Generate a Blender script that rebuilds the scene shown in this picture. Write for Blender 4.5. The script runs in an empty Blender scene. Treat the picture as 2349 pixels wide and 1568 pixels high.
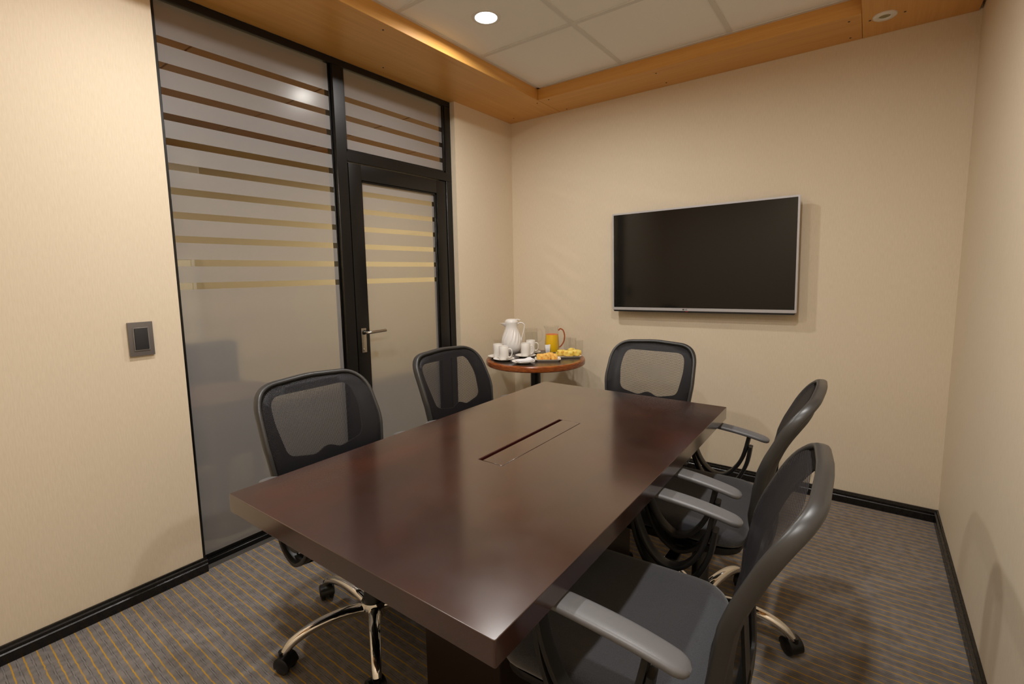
import bpy, bmesh, math, random
from mathutils import Vector, Matrix
from mathutils.geometry import delaunay_2d_cdt
random.seed(7)
SC = bpy.context.scene
C = SC.collection
PI = math.pi

# ------------------------------------------------------------------ camera
def rot(deg, ax): return Matrix.Rotation(math.radians(deg), 4, ax)
cam_d = bpy.data.cameras.new('camera')
cam = bpy.data.objects.new('camera', cam_d); C.objects.link(cam)
cam_d.sensor_width = 36.0; cam_d.sensor_fit = 'HORIZONTAL'
cam_d.lens = 1100.3646 / 2349 * 36
cam_d.shift_x = -12.1 / 2349; cam_d.shift_y = -32.29 / 2349
cam_d.clip_start = 0.02
cam.matrix_world = Matrix.Translation((2.3337, -3.147, 1.306)) @ rot(36.2066, 'Z') @ rot(90 - 6.55, 'X') @ rot(-0.8876, 'Z')
SC.camera = cam
# ------------------------------------------------------------------ world and exposure
wd = bpy.data.worlds.new('world'); SC.world = wd; wd.use_nodes = True
wd.node_tree.nodes['Background'].inputs[0].default_value = (1, .95, .88, 1)
wd.node_tree.nodes['Background'].inputs[1].default_value = 0.05
SC.view_settings.view_transform = 'Standard'; SC.view_settings.look = 'None'
SC.view_settings.exposure = 0.12; SC.view_settings.gamma = 1.0
SC.view_settings.use_curve_mapping = False
try:
    SC.cycles.use_denoising = True; SC.cycles.max_bounces = 12; SC.cycles.diffuse_bounces = 6
    SC.cycles.transparent_max_bounces = 24; SC.cycles.caustics_reflective = False; SC.cycles.caustics_refractive = False
    SC.cycles.sample_clamp_indirect = 4.0
except Exception: pass
LAMP_W = 12.6          # watts of each room downlight
LAMP_COL = (1.0, 0.972, 0.935)
CORR_W = 72.0          # watts of each corridor lamp

# room dimensions (metres); origin at the floor corner of glass wall and screen wall
W, YF, HS, HC = 2.6854, -3.65, 2.4635, 2.536
SL, SB, SR = 0.4545, 0.305, 2.24
JL, JR = -2.36, -0.645            # glass opening along y

# ------------------------------------------------------------------ materials
def lin(c):
    def f(v):
        v /= 255.0
        return v / 12.92 if v <= .04045 else ((v + .055) / 1.055) ** 2.4
    return (f(c[0]), f(c[1]), f(c[2]), 1.0)
MATS = {}
def mat(name, col, rough=.5, metal=0.0, spec=.5, **kw):
    m = bpy.data.materials.new(name); m.use_nodes = True
    nt = m.node_tree; b = nt.nodes['Principled BSDF']
    b.inputs['Base Color'].default_value = lin(col); b.inputs['Roughness'].default_value = rough
    b.inputs['Metallic'].default_value = metal; b.inputs['Specular IOR Level'].default_value = spec
    for k, v in kw.items(): b.inputs[k.replace('_', ' ')].default_value = v
    MATS[name] = m
    return m
def N(m, t, **kw):
    n = m.node_tree.nodes.new(t)
    for k, v in kw.items(): setattr(n, k, v)
    return n
def L(m, a, b): m.node_tree.links.new(a, b)
def bsdf(m): return m.node_tree.nodes['Principled BSDF']
def coords(m, kind='Object', scale=(1, 1, 1)):
    tc = N(m, 'ShaderNodeTexCoord'); mp = N(m, 'ShaderNodeMapping'); mp.inputs['Scale'].default_value = scale
    L(m, tc.outputs[kind], mp.inputs['Vector']); return mp.outputs['Vector']
def noise(m, vec, scale, detail=2.0, rough=.5):
    n = N(m, 'ShaderNodeTexNoise'); n.inputs['Scale'].default_value = scale
    n.inputs['Detail'].default_value = detail; n.inputs['Roughness'].default_value = rough
    L(m, vec, n.inputs['Vector']); return n.outputs['Fac']
def ramp(m, fac, stops):
    r = N(m, 'ShaderNodeValToRGB'); e = r.color_ramp.elements
    e[0].position, e[0].color = stops[0][0], stops[0][1]; e[1].position, e[1].color = stops[-1][0], stops[-1][1]
    for p, c in stops[1:-1]:
        x = e.new(p); x.color = c
    L(m, fac, r.inputs['Fac']); return r.outputs['Color']
def math_(m, op, a, b=None, c=None):
    n = N(m, 'ShaderNodeMath', operation=op)
    for i, v in enumerate((a, b, c)):
        if v is None: continue
        if isinstance(v, (int, float)): n.inputs[i].default_value = v
        else: L(m, v, n.inputs[i])
    return n.outputs[0]
def mixc(m, fac, a, b, mode='MIX'):
    n = N(m, 'ShaderNodeMix', data_type='RGBA', blend_type=mode)
    for i, v in ((0, fac), (6, a), (7, b)):
        if isinstance(v, (int, float, tuple)): n.inputs[i].default_value = v
        else: L(m, v, n.inputs[i])
    return n.outputs[2]
def bump(m, h, strength=.2, dist=.001):
    n = N(m, 'ShaderNodeBump'); n.inputs['Strength'].default_value = strength; n.inputs['Distance'].default_value = dist
    L(m, h, n.inputs['Height']); L(m, n.outputs['Normal'], bsdf(m).inputs['Normal'])
def setcol(m, c): L(m, c, bsdf(m).inputs['Base Color'])

# wallpaper: woven beige with fine upright slubs
wall = mat('beige_wallpaper', (214, 196, 165), .62, spec=.3)
v = coords(wall, 'Object', (1, 1, .12)); f1 = noise(wall, v, 260, 3); f2 = noise(wall, coords(wall), 3.0, 3)
c = mixc(wall, f1, lin((214, 199, 174)), lin((232, 219, 196)))
setcol(wall, mixc(wall, math_(wall, 'MULTIPLY', f2, .3), c, lin((212, 194, 168)))); bump(wall, f1, .25, .0008)
# orange maple veneer
def wood_mat(name, a, b, axis, rough=.34, sc=9, spec=.5):
    m = mat(name, a, rough, spec=spec)
    s = [26, 26, 26]; s[axis] = 1.0
    g = noise(m, coords(m, 'Object', s), sc / 9 * 1.6, 4, .6); f = noise(m, coords(m, 'Object', [60 if i != axis else 1.6 for i in range(3)]), 3.5, 2)
    q = math_(m, 'ADD', math_(m, 'MULTIPLY', g, .7), math_(m, 'MULTIPLY', f, .3))
    setcol(m, ramp(m, q, [(.3, lin(a)), (.7, lin(b))])); bump(m, f, .06, .0004)
    return m
maple_y = wood_mat('maple_veneer_long', (206, 148, 74), (222, 168, 92), 1)
maple_x = wood_mat('maple_veneer_cross', (206, 148, 74), (222, 168, 92), 0)
tile_m = mat('ceiling_tile_mineral', (214, 209, 200), .9, spec=.1)
tf = noise(tile_m, coords(tile_m), 420, 2); setcol(tile_m, mixc(tile_m, tf, lin((238, 235, 230)), lin((248, 246, 242)))); bump(tile_m, tf, .15, .0006)
bar_m = mat('grid_bar_grey', (218, 215, 210), .5)
black_al = mat('black_aluminium', (15, 14, 13), .30, spec=.45)
gasket = mat('black_gasket', (8, 8, 8), .6)
skirt = mat('black_skirting', (14, 12, 11), .24, spec=.5)
sn = noise(skirt, coords(skirt), 55, 4); bump(skirt, sn, .06, .0006)
L(skirt, ramp(skirt, sn, [(.35, (.24,) * 3 + (1,)), (.75, (.36,) * 3 + (1,))]), bsdf(skirt).inputs['Roughness'])
# carpet: grey loop pile with yellow rows and broken pale rows
def carpet_mat():
    m = mat('striped_carpet', (96, 88, 82), .95, spec=.1)
    tc = N(m, 'ShaderNodeTexCoord'); sx = N(m, 'ShaderNodeSeparateXYZ'); L(m, tc.outputs['Object'], sx.inputs[0])
    x, y = sx.outputs[0], sx.outputs[1]
    wob = math_(m, 'MULTIPLY', math_(m, 'SUBTRACT', noise(m, coords(m, 'Object', (1, .25, 1)), 38, 2), .5), .006)
    yy = math_(m, 'ADD', y, wob)
    ph = math_(m, 'FRACT', math_(m, 'MULTIPLY', math_(m, 'ADD', yy, 10.0), 1 / .0342))
    d1 = math_(m, 'ABSOLUTE', math_(m, 'SUBTRACT', ph, .5))
    pile = noise(m, coords(m), 520, 3, .7)
    edge = math_(m, 'ADD', d1, math_(m, 'MULTIPLY', math_(m, 'SUBTRACT', pile, .5), .05))
    mr = N(m, 'ShaderNodeMapRange', interpolation_type='SMOOTHSTEP'); L(m, edge, mr.inputs[0])
    for i, vv in ((1, .035), (2, .075), (3, 1.0), (4, 0.0)): mr.inputs[i].default_value = vv
    yel = mr.outputs[0]
    # rows fade in and out along their length
    fade = noise(m, coords(m, 'Object', (1, .18, 1)), 21, 1)
    mr2 = N(m, 'ShaderNodeMapRange', interpolation_type='SMOOTHSTEP'); L(m, fade, mr2.inputs[0])
    for i, vv in ((1, .28), (2, .52), (3, .55), (4, 1.0)): mr2.inputs[i].default_value = vv
    yel = math_(m, 'MULTIPLY', yel, mr2.outputs[0])
    d2 = math_(m, 'SUBTRACT', .5, d1)
    row = math_(m, 'LESS_THAN', math_(m, 'ADD', d2, math_(m, 'MULTIPLY', math_(m, 'SUBTRACT', pile, .5), .04)), .035)
    d3 = math_(m, 'ABSOLUTE', math_(m, 'SUBTRACT', d1, .42))
    row2 = math_(m, 'LESS_THAN', d3, .03)
    dash = noise(m, coords(m, 'Object', (1, 30, 1)), 26, 0)
    dashm = math_(m, 'GREATER_THAN', dash, .5)
    pale = math_(m, 'MULTIPLY', row, dashm); dark = math_(m, 'MULTIPLY', row2, math_(m, 'SUBTRACT', 1.0, dashm))
    blocks = noise(m, coords(m, 'Object', (1, .9, 1)), 34, 1)
    base = ramp(m, blocks, [(.35, lin((112, 108, 107))), (.65, lin((138, 132, 129)))])
    base = mixc(m, math_(m, 'MULTIPLY', pile, .55), base, lin((164, 159, 155)))
    base = mixc(m, math_(m, 'MULTIPLY', dark, .6), base, lin((50, 47, 48)))
    base = mixc(m, math_(m, 'MULTIPLY', pale, .6), base, lin((150, 152, 156)))
    setcol(m, mixc(m, yel, base, lin((208, 162, 64)))); bump(m, pile, .9, .004)
    return m
carpet = carpet_mat()
# espresso table wood
esp = mat('espresso_wood', (50, 27, 20), .2, spec=.6, Coat_Weight=1.0, Coat_Roughness=.13, Coat_IOR=1.52)
e1 = noise(esp, coords(esp, 'Object', (1, .6, 1)), 5, 4, .55); e2 = noise(esp, coords(esp, 'Object', (30, 1.4, 30)), 4, 4)
ec = ramp(esp, e1, [(.3, lin((42, 27, 21))), (.55, lin((56, 30, 21))), (.78, lin((74, 36, 22)))])
setcol(esp, mixc(esp, math_(esp, 'MULTIPLY', e2, .35), ec, lin((36, 20, 15))))
L(esp, ramp(esp, noise(esp, coords(esp), 9, 2, .5), [(.3, (.20,) * 3 + (1,)), (.8, (.28,) * 3 + (1,))]), bsdf(esp).inputs['Roughness'])
esp_in = mat('hatch_inside_red_brown', (58, 10, 6), .5)
esp_base = mat('espresso_pedestal', (34, 21, 15), .35)
# chair
plast = mat('charcoal_plastic', (25, 24, 23), .42, spec=.5)
pn = noise(plast, coords(plast), 900, 2); bump(plast, pn, .12, .0006)
armp = mat('grey_arm_plastic', (96, 96, 98), .40, spec=.5)
an = noise(armp, coords(armp), 700, 3); bump(armp, an, .25, .0006)
rim_pl = mat('satin_charcoal_rim', (52, 51, 50), .36, spec=.5)
fab = mat('charcoal_seat_fabric', (70, 72, 78), .9, spec=.2, Sheen_Weight=.3)
fn = noise(fab, coords(fab, 'Object', (1, 1.6, 1)), 420, 2); setcol(fab, mixc(fab, fn, lin((32, 33, 36)), lin((76, 77, 82)))); bump(fab, fn, .5, .0012)
chrome = mat('chrome', (225, 222, 216), .06, 1.0)
dark_met = mat('black_metal', (12, 12, 12), .35)
rubber = mat('black_caster_plastic', (14, 14, 14), .32)
# woven mesh: threads with real gaps between them
def mesh_mat():
    m = mat('black_woven_mesh', (31, 30, 35), .5, spec=.35)
    tc = N(m, 'ShaderNodeTexCoord'); sx = N(m, 'ShaderNodeSeparateXYZ'); L(m, tc.outputs['UV'], sx.inputs[0])
    P = 1 / .0042
    a = math_(m, 'MULTIPLY', sx.outputs[0], P); b = math_(m, 'MULTIPLY', sx.outputs[1], P)
    row = math_(m, 'FLOOR', b)
    a2 = math_(m, 'ADD', a, math_(m, 'MULTIPLY', math_(m, 'MODULO', row, 2.0), .5))
    fa = math_(m, 'ABSOLUTE', math_(m, 'SUBTRACT', math_(m, 'FRACT', a2), .5)); fb = math_(m, 'ABSOLUTE', math_(m, 'SUBTRACT', math_(m, 'FRACT', b), .5))
    r2 = math_(m, 'SQRT', math_(m, 'ADD', math_(m, 'POWER', fa, 2.0), math_(m, 'POWER', fb, 2.0)))
    hole = math_(m, 'LESS_THAN', r2, .42)
    tr = N(m, 'ShaderNodeBsdfTransparent'); mx = N(m, 'ShaderNodeMixShader')
    L(m, hole, mx.inputs[0]); L(m, bsdf(m).outputs[0], mx.inputs[1]); L(m, tr.outputs[0], mx.inputs[2])
    L(m, mx.outputs[0], m.node_tree.nodes['Material Output'].inputs['Surface'])
    return m
mesh_m = mesh_mat()
def glass_mat(name, tint=(1, 1, 1), refl=1.0, base=.03):
    m = bpy.data.materials.new(name); m.use_nodes = True; nt = m.node_tree
    nt.nodes.remove(nt.nodes['Principled BSDF'])
    tr = N(m, 'ShaderNodeBsdfTransparent'); tr.inputs[0].default_value = (*tint, 1)
    gl = N(m, 'ShaderNodeBsdfGlossy'); gl.inputs['Roughness'].default_value = 0.0
    fr = N(m, 'ShaderNodeLayerWeight'); fr.inputs[0].default_value = .5
    mx = N(m, 'ShaderNodeMixShader'); k = math_(m, 'ADD', math_(m, 'MULTIPLY', math_(m, 'POWER', fr.outputs['Facing'], 4.0), .75 * refl), base)
    L(m, k, mx.inputs[0]); L(m, tr.outputs[0], mx.inputs[1]); L(m, gl.outputs[0], mx.inputs[2])
    L(m, mx.outputs[0], nt.nodes['Material Output'].inputs['Surface']); return m
pane_m = glass_mat('clear_pane', (.93, .94, .93), 1.0, .05)
ware_m = glass_mat('clear_glassware', (.975, .975, .97), .55, .03)
def frost_mat():
    m = bpy.data.materials.new('frosted_film'); m.use_nodes = True; nt = m.node_tree
    nt.nodes.remove(nt.nodes['Principled BSDF'])
    g = N(m, 'ShaderNodeBsdfGlass'); g.inputs['Roughness'].default_value = .2; g.inputs['IOR'].default_value = 1.16
    g.inputs['Color'].default_value = lin((240, 237, 230))
    d = N(m, 'ShaderNodeBsdfDiffuse'); d.inputs[0].default_value = lin((236, 234, 234))
    t = N(m, 'ShaderNodeBsdfTranslucent'); t.inputs[0].default_value = lin((205, 200, 192))
    a = N(m, 'ShaderNodeMixShader'); a.inputs[0].default_value = .25; L(m, d.outputs[0], a.inputs[1]); L(m, t.outputs[0], a.inputs[2])
    b = N(m, 'ShaderNodeMixShader'); b.inputs[0].default_value = .28; L(m, g.outputs[0], b.inputs[1]); L(m, a.outputs[0], b.inputs[2])
    gl = N(m, 'ShaderNodeBsdfGlossy'); gl.inputs['Roughness'].default_value = .24
    c_ = N(m, 'ShaderNodeMixShader'); lw = N(m, 'ShaderNodeLayerWeight'); lw.inputs[0].default_value = .5
    L(m, math_(m, 'ADD', math_(m, 'MULTIPLY', math_(m, 'POWER', lw.outputs['Facing'], 4.0), .5), .012), c_.inputs[0])
    L(m, b.outputs[0], c_.inputs[1]); L(m, gl.outputs[0], c_.inputs[2])
    L(m, c_.outputs[0], nt.nodes['Material Output'].inputs['Surface']); return m
frost = frost_mat()
def emit(name, col, s):
    m = bpy.data.materials.new(name); m.use_nodes = True; nt = m.node_tree
    nt.nodes.remove(nt.nodes['Principled BSDF']); e = N(m, 'ShaderNodeEmission')
    e.inputs[0].default_value = (*col, 1); e.inputs[1].default_value = s
    L(m, e.outputs[0], nt.nodes['Material Output'].inputs['Surface']); return m
lens_m = emit('lamp_lens', (1, .97, .92), 14.0)
white_pl = mat('white_plastic', (226, 222, 214), .35)
porc = mat('white_porcelain', (234, 230, 224), .16, spec=.5)
pitch_m = mat('white_pitcher_plastic', (236, 233, 230), .22)
napk = mat('white_paper', (240, 238, 240), .8)
silver = mat('silver_bezel', (182, 180, 182), .36, .3)
scr = mat('black_screen', (9, 8, 8), .09, spec=.45)
blk_pl = mat('black_plastic', (12, 12, 12), .4)
steel = mat('brushed_steel', (196, 190, 180), .22, 1.0)
sw_plate = mat('grey_switch_plate', (112, 106, 102), .38, .3)
sw_rock = mat('dark_switch_rocker', (44, 44, 46), .38)
sw_rim = mat('grey_switch_rim', (128, 124, 120), .35, .3)
juice_m = mat('orange_juice', (255, 204, 10), .3)
foam_m = mat('juice_foam', (232, 120, 50), .5)
water_m = glass_mat('water', (.95, .955, .94), .3, .02)
rtop_m = mat('dark_laminate', (58, 48, 42), .25)
rim_m = mat('varnished_wood_rim', (150, 78, 32), .22, spec=.55)
rn = noise(rim_m, coords(rim_m, 'Object', (6, 6, 40)), 5, 4); setcol(rim_m, ramp(rim_m, rn, [(.3, lin((108, 52, 22))), (.7, lin((160, 88, 40)))]))
def pastry_mat(name, a, b, c3):
    m = mat(name, a, .6); n1 = noise(m, coords(m), 55, 4, .6)
    setcol(m, ramp(m, n1, [(.35, lin(a)), (.52, lin(b)), (.7, lin(c3))])); bump(m, n1, .5, .004); return m
past_a = pastry_mat('golden_pastry', (238, 200, 120), (240, 190, 90), (206, 120, 44))
past_b = pastry_mat('cheese_roll', (244, 222, 130), (236, 206, 90), (204, 120, 44))
past_c = mat('yellow_filling', (236, 216, 60), .5)
logo_m = mat('dark_logo', (60, 58, 58), .5)
red_m = mat('red_indicator', (150, 16, 10), .3)
ink = mat('dark_print', (60, 55, 70), .8)
corr_wall = mat('corridor_wall', (206, 190, 156), .7, spec=.2)
corr_ceil = mat('corridor_ceiling_wood', (150, 104, 62), .45)
corr_floor = mat('corridor_floor', (70, 66, 62), .7)
corr_top = mat('dark_brown_table_top', (96, 66, 48), .6)
dark_fab = mat('dark_armchair_fabric', (20, 23, 28), .9)
board_m = mat('white_board', (240, 234, 216), .4)

# ------------------------------------------------------------------ mesh helpers
def link(name, me, m=None, parent=None, smooth=None, loc=None, rz=None):
    o = bpy.data.objects.new(name, me); C.objects.link(o)
    if m and not me.materials: me.materials.append(m)
    if parent: o.parent = parent
    if loc: o.location = loc
    if rz is not None: o.rotation_euler = (0, 0, rz)
    return o
def fin(bm, name, m=None, smooth=False, angle=40):
    bmesh.ops.recalc_face_normals(bm, faces=bm.faces)
    me = bpy.data.meshes.new(name); bm.to_mesh(me); bm.free()
    if m: me.materials.append(m)
    if smooth:
        for p in me.polygons: p.use_smooth = True
        try: me.set_sharp_from_angle(angle=math.radians(angle))
        except Exception: pass
    return me
def box_into(bm, x0, x1, y0, y1, z0, z1):
    vs = [bm.verts.new(p) for p in ((x0, y0, z0), (x1, y0, z0), (x1, y1, z0), (x0, y1, z0), (x0, y0, z1), (x1, y0, z1), (x1, y1, z1), (x0, y1, z1))]
    for f in ((0, 3, 2, 1), (4, 5, 6, 7), (0, 1, 5, 4), (1, 2, 6, 5), (2, 3, 7, 6), (3, 0, 4, 7)): bm.faces.new([vs[i] for i in f])
def boxes(name, lst, m, bevel=0.0, seg=2):
    bm = bmesh.new()
    for b in lst: box_into(bm, *b)
    if bevel: bmesh.ops.bevel(bm, geom=bm.edges[:], offset=bevel, segments=seg, affect='EDGES', profile=.7)
    return fin(bm, name, m, smooth=bool(bevel))
def lathe(name, prof, m, seg=32, smooth=True, rfun=None, angle=40, caps=False):
    bm = bmesh.new(); rings = []
    for k, (r, z) in enumerate(prof):
        if r < 1e-6: rings.append([bm.verts.new((0, 0, z))])
        else:
            ring = []
            for i in range(seg):
                a = 2 * PI * i / seg; rr, ox, oz = (r, 0, 0) if rfun is None else rfun(r, z, a, k)
                ring.append(bm.verts.new((rr * math.cos(a) + ox, rr * math.sin(a), z + oz)))
            rings.append(ring)
    for a, b in zip(rings, rings[1:]):
        if len(a) == 1 and len(b) == 1: continue
        for i in range(seg):
            j = (i + 1) % seg
            if len(a) == 1: bm.faces.new((a[0], b[i], b[j]))
            elif len(b) == 1: bm.faces.new((a[i], a[j], b[0]))
            else: bm.faces.new((a[i], a[j], b[j], b[i]))
    return fin(bm, name, m, smooth, angle)
def smooth_path(pts, n=6):
    P = [Vector(p) for p in pts]; out = []
    for i in range(len(P) - 1):
        p0 = P[max(i - 1, 0)]; p1 = P[i]; p2 = P[i + 1]; p3 = P[min(i + 2, len(P) - 1)]
        for k in range(n):
            t = k / n
            out.append(.5 * ((2 * p1) + (p2 - p0) * t + (2 * p0 - 5 * p1 + 4 * p2 - p3) * t * t + (3 * p1 - p0 - 3 * p2 + p3) * t ** 3))
    out.append(P[-1]); return out
def sweep_into(bm, path, ru, rv, up, seg=10, closed=False, p=2.0, cap=True):
    """superellipse section of half sizes ru (along up x tangent) and rv (the other way), swept along path"""
    n = len(path); rings = []
    for i, q in enumerate(path):
        if closed: t = (path[(i + 1) % n] - path[i - 1])
        else: t = path[min(i + 1, n - 1)] - path[max(i - 1, 0)]
        t.normalize(); u = Vector(up); s = u.cross(t)
        if s.length < 1e-6: s = Vector((1, 0, 0)).cross(t)
        s.normalize(); w = t.cross(s)
        a = ru[i] if isinstance(ru, (list, tuple)) else ru; b = rv[i] if isinstance(rv, (list, tuple)) else rv
        ring = []
        for k in range(seg):
            th = 2 * PI * (k + .5) / seg; c0, s0 = math.cos(th), math.sin(th)
            ring.append(bm.verts.new(q + s * (a * math.copysign(abs(c0) ** (2 / p), c0)) + w * (b * math.copysign(abs(s0) ** (2 / p), s0))))
        rings.append(ring)
    pairs = list(zip(rings, rings[1:])) + ([(rings[-1], rings[0])] if closed else [])
    for r0, r1 in pairs:
        for k in range(seg):
            j = (k + 1) % seg; bm.faces.new((r0[k], r0[j], r1[j], r1[k]))
    if cap and not closed:
        bm.faces.new(rings[0][::-1]); bm.faces.new(rings[-1])
def tube(name, pts, r, m, n=6, seg=10, rv=None, up=(0, 1, 0), closed=False, p=2.0, smooth=True):
    bm = bmesh.new(); path = smooth_path(pts, n) if n > 1 else [Vector(q) for q in pts]
    def ex(v):
        if isinstance(v, (list, tuple)):
            L_ = len(path); out = []
            for i in range(L_):
                f = i / (L_ - 1) * (len(v) - 1); k = min(int(f), len(v) - 2); out.append(v[k] + (v[k + 1] - v[k]) * (f - k))
            return out
        return v
    sweep_into(bm, path, ex(r), ex(rv if rv is not None else r), up, seg, closed, p)
    return fin(bm, name, m, smooth, 50)
def empty(name, loc=(0, 0, 0), rz=0.0):
    o = bpy.data.objects.new(name, None); C.objects.link(o); o.location = loc; o.rotation_euler = (0, 0, rz)
    o.empty_display_size = .05; return o
def tag(o, label=None, cat=None, group=None, kind=None):
    if label: o['label'] = label
    if cat: o['category'] = cat
    if group: o['group'] = group
    if kind: o['kind'] = kind
    return o
def struct(o, label, cat='structure'): return tag(o, label, cat, kind='structure')
def fillet(poly, rad, n=6):
    out = []; m = len(poly)
    for i, p in enumerate(poly):
        r = rad[i] if isinstance(rad, (list, tuple)) else rad
        P = Vector(p); A = (Vector(poly[i - 1]) - P); B = (Vector(poly[(i + 1) % m]) - P)
        la, lb = A.length, B.length; A.normalize(); B.normalize()
        if r <= 0: out.append(tuple(P)); continue
        ang = A.angle(B); d = min(r / math.tan(ang / 2), la * .49, lb * .49)
        a, b = P + A * d, P + B * d
        for k in range(n + 1):
            t = k / n; q = a * (1 - t) ** 2 + P * 2 * t * (1 - t) + b * t * t; out.append(tuple(q))
    return out
def inside(p, poly):
    x, y = p; c = False; j = len(poly) - 1
    for i in range(len(poly)):
        xi, yi = poly[i]; xj, yj = poly[j]
        if (yi > y) != (yj > y) and x < (xj - xi) * (y - yi) / (yj - yi) + xi: c = not c
        j = i
    return c
def dist_poly(p, poly):
    best = 9; P = Vector(p)
    for i in range(len(poly)):
        a = Vector(poly[i - 1]); b = Vector(poly[i]); ab = b - a; t = max(0, min(1, (P - a).dot(ab) / max(ab.length_squared, 1e-12)))
        best = min(best, (P - (a + ab * t)).length)
    return best
def plate(name, outline, holes, mapf, m, thick=None, step=.03, smooth=True, uv=False, angle=45):
    """a sheet cut to outline with holes, laid on the surface mapf(a, b), with its own thickness (a vector)"""
    pts, edges = [], []
    for loop in [outline] + holes:
        k = len(pts); pts += [Vector(p) for p in loop]; edges += [(k + i, k + (i + 1) % len(loop)) for i in range(len(loop))]
    xs = [p[0] for p in outline]; ys = [p[1] for p in outline]
    i = 0; y = min(ys) + step
    while y < max(ys):
        x = min(xs) + step * (.5 if i % 2 else 1)
        while x < max(xs):
            if inside((x, y), outline) and dist_poly((x, y), outline) > step * .4 and not any(inside((x, y), h) or dist_poly((x, y), h) < step * .4 for h in holes): pts.append(Vector((x, y)))
            x += step
        y += step; i += 1
    V, _, F, _, _, _ = delaunay_2d_cdt(pts, edges, [], 0, 1e-6)
    tris = []
    for f in F:
        c = (sum(V[k][0] for k in f) / len(f), sum(V[k][1] for k in f) / len(f))
        if inside(c, outline) and not any(inside(c, h) for h in holes): tris.append(tuple(f))
    bm = bmesh.new(); A = [bm.verts.new(mapf(q[0], q[1])) for q in V]; faces = []; B = []
    for t in tris: faces.append(bm.faces.new([A[k] for k in t]))
    if thick is not None:
        T = Vector(thick); B = [bm.verts.new(Vector(mapf(q[0], q[1])) + T) for q in V]; cnt = {}
        for t in tris:
            bm.faces.new([B[k] for k in reversed(t)])
            for k in range(len(t)):
                e = (t[k], t[(k + 1) % len(t)]); cnt[e] = 1
        for (a, b) in cnt:
            if (b, a) not in cnt: bm.faces.new((A[a], A[b], B[b], B[a]))
    if uv:
        ul = bm.loops.layers.uv.new('UV'); idx = {a: V[k] for k, a in enumerate(A)}; idx.update({a: V[k] for k, a in enumerate(B)})
        for f in bm.faces:
            for l in f.loops: l[ul].uv = idx[l.vert]
    for vtx in [q for q in bm.verts if not q.link_faces]: bm.verts.remove(vtx)
    return fin(bm, name, m, smooth, angle)
def extrude_profile(name, prof, axis, a, b, m, org=(0, 0), flip=1):
    """profile (depth, z) run along axis 'x' or 'y' from a to b, depth measured from org in the other axis"""
    bm = bmesh.new(); R = []
    for t in (a, b):
        R.append([bm.verts.new((t, org[0] + flip * d, z) if axis == 'x' else (org[0] + flip * d, t, z)) for d, z in prof])
    n = len(prof)
    for i in range(n):
        j = (i + 1) % n; bm.faces.new((R[0][i], R[0][j], R[1][j], R[1][i]))
    bm.faces.new(R[0]); bm.faces.new(R[1][::-1])
    return fin(bm, name, m)

# ------------------------------------------------------------------ the setting
XG = -.04                                   # front face of the black frame, set back from the wall
struct(link('floor', boxes('floor', [(-.0, W, YF, 0, -.05, 0)], carpet)), 'grey carpet with thin yellow stripes covering the room floor', 'floor')
struct(link('wall_left', boxes('wall_left', [(-.12, 0, YF - .1, JL, 0, 2.7), (-.12, 0, JR, .1, 0, 2.7), (-.12, 0, JL, JR, HS + .002, 2.7)], wall)), 'beige papered wall around the glass door and light switch', 'wall')
struct(link('wall_back', boxes('wall_back', [(0, W + .1, 0, .1, 0, 2.7)], wall)), 'beige papered wall behind the television', 'wall')
struct(link('wall_right', boxes('wall_right', [(W, W + .1, YF, 0, 0, 2.7)], wall)), 'beige papered wall at the right edge of the picture', 'wall')
struct(link('wall_front', boxes('wall_front', [(0, W + .1, YF - .1, YF, 0, 2.7)], wall)), 'beige papered wall behind the viewer', 'wall')
SK = [(0, 0), (.016, 0), (.016, .036), (.0125, .040), (.0125, .043), (.0165, .046), (.0165, .053), (.010, .056), (.008, .0645), (0, .0645)]
for nm, ax, a, b, org, fl, lb in (('baseboard_left', 'y', YF, JL + .012, 0, 1, 'glossy black skirting board below the light switch wall'),
                                  ('baseboard_corner', 'y', JR, -.0, 0, 1, 'glossy black skirting board between glass door and corner'),
                                  ('baseboard_back', 'x', 0, W, 0, -1, 'glossy black skirting board below the television wall'),
                                  ('baseboard_right', 'y', YF, 0, W, -1, 'glossy black skirting board along the right wall')):
    struct(link(nm, extrude_profile(nm, SK, ax, a, b, skirt, (org, 0), fl)), lb, 'skirting')
# wood soffit: four trims
def screw_mesh():
    return lathe('screw', [(0, -.0016), (.0045, -.0016), (.005, 0), (.005, .002)], dark_met, 10)
SCREW = screw_mesh()
def soffit(name, b, m, label, screws):
    o = struct(link(name, boxes(name, [b], m, .0015, 1)), label, 'wood trim')
    for p in screws: link('screw', SCREW, None, o, loc=p)
soffit('trim_1', (XG, SL, YF, 0, HS, 2.6), maple_y, 'orange maple soffit panel above the glass door', [(.40, -1.55, HS), (.06, -1.28, HS), (.42, -.26, HS), (.10, -.1, HS), (.40, -2.3, HS)])
soffit('trim_2', (SL + .001, SR - .001, -SB, 0, HS, 2.6), maple_x, 'orange maple soffit panel above the television', [(.52, -.27, HS), (.52, -.03, HS), (1.25, -.24, HS), (1.25, -.06, HS), (2.19, -.25, HS), (2.19, -.05, HS)])
soffit('trim_3', (SR, W - .012, YF, 0, HS, 2.6), maple_y, 'orange maple soffit panel along the right wall', [(2.27, -.2, HS), (2.4, -.2, HS)])
soffit('trim_4', (SL + .001, SR - .001, YF, YF + SB, HS, 2.6), maple_x, 'orange maple soffit panel behind the viewer', [])
ceil = struct(link('ceiling', boxes('ceiling', [(-.12, W + .1, YF - .1, .1, 2.6, 2.68)], tile_m)), 'suspended ceiling of pale square tiles in grey bars', 'ceiling')
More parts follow.
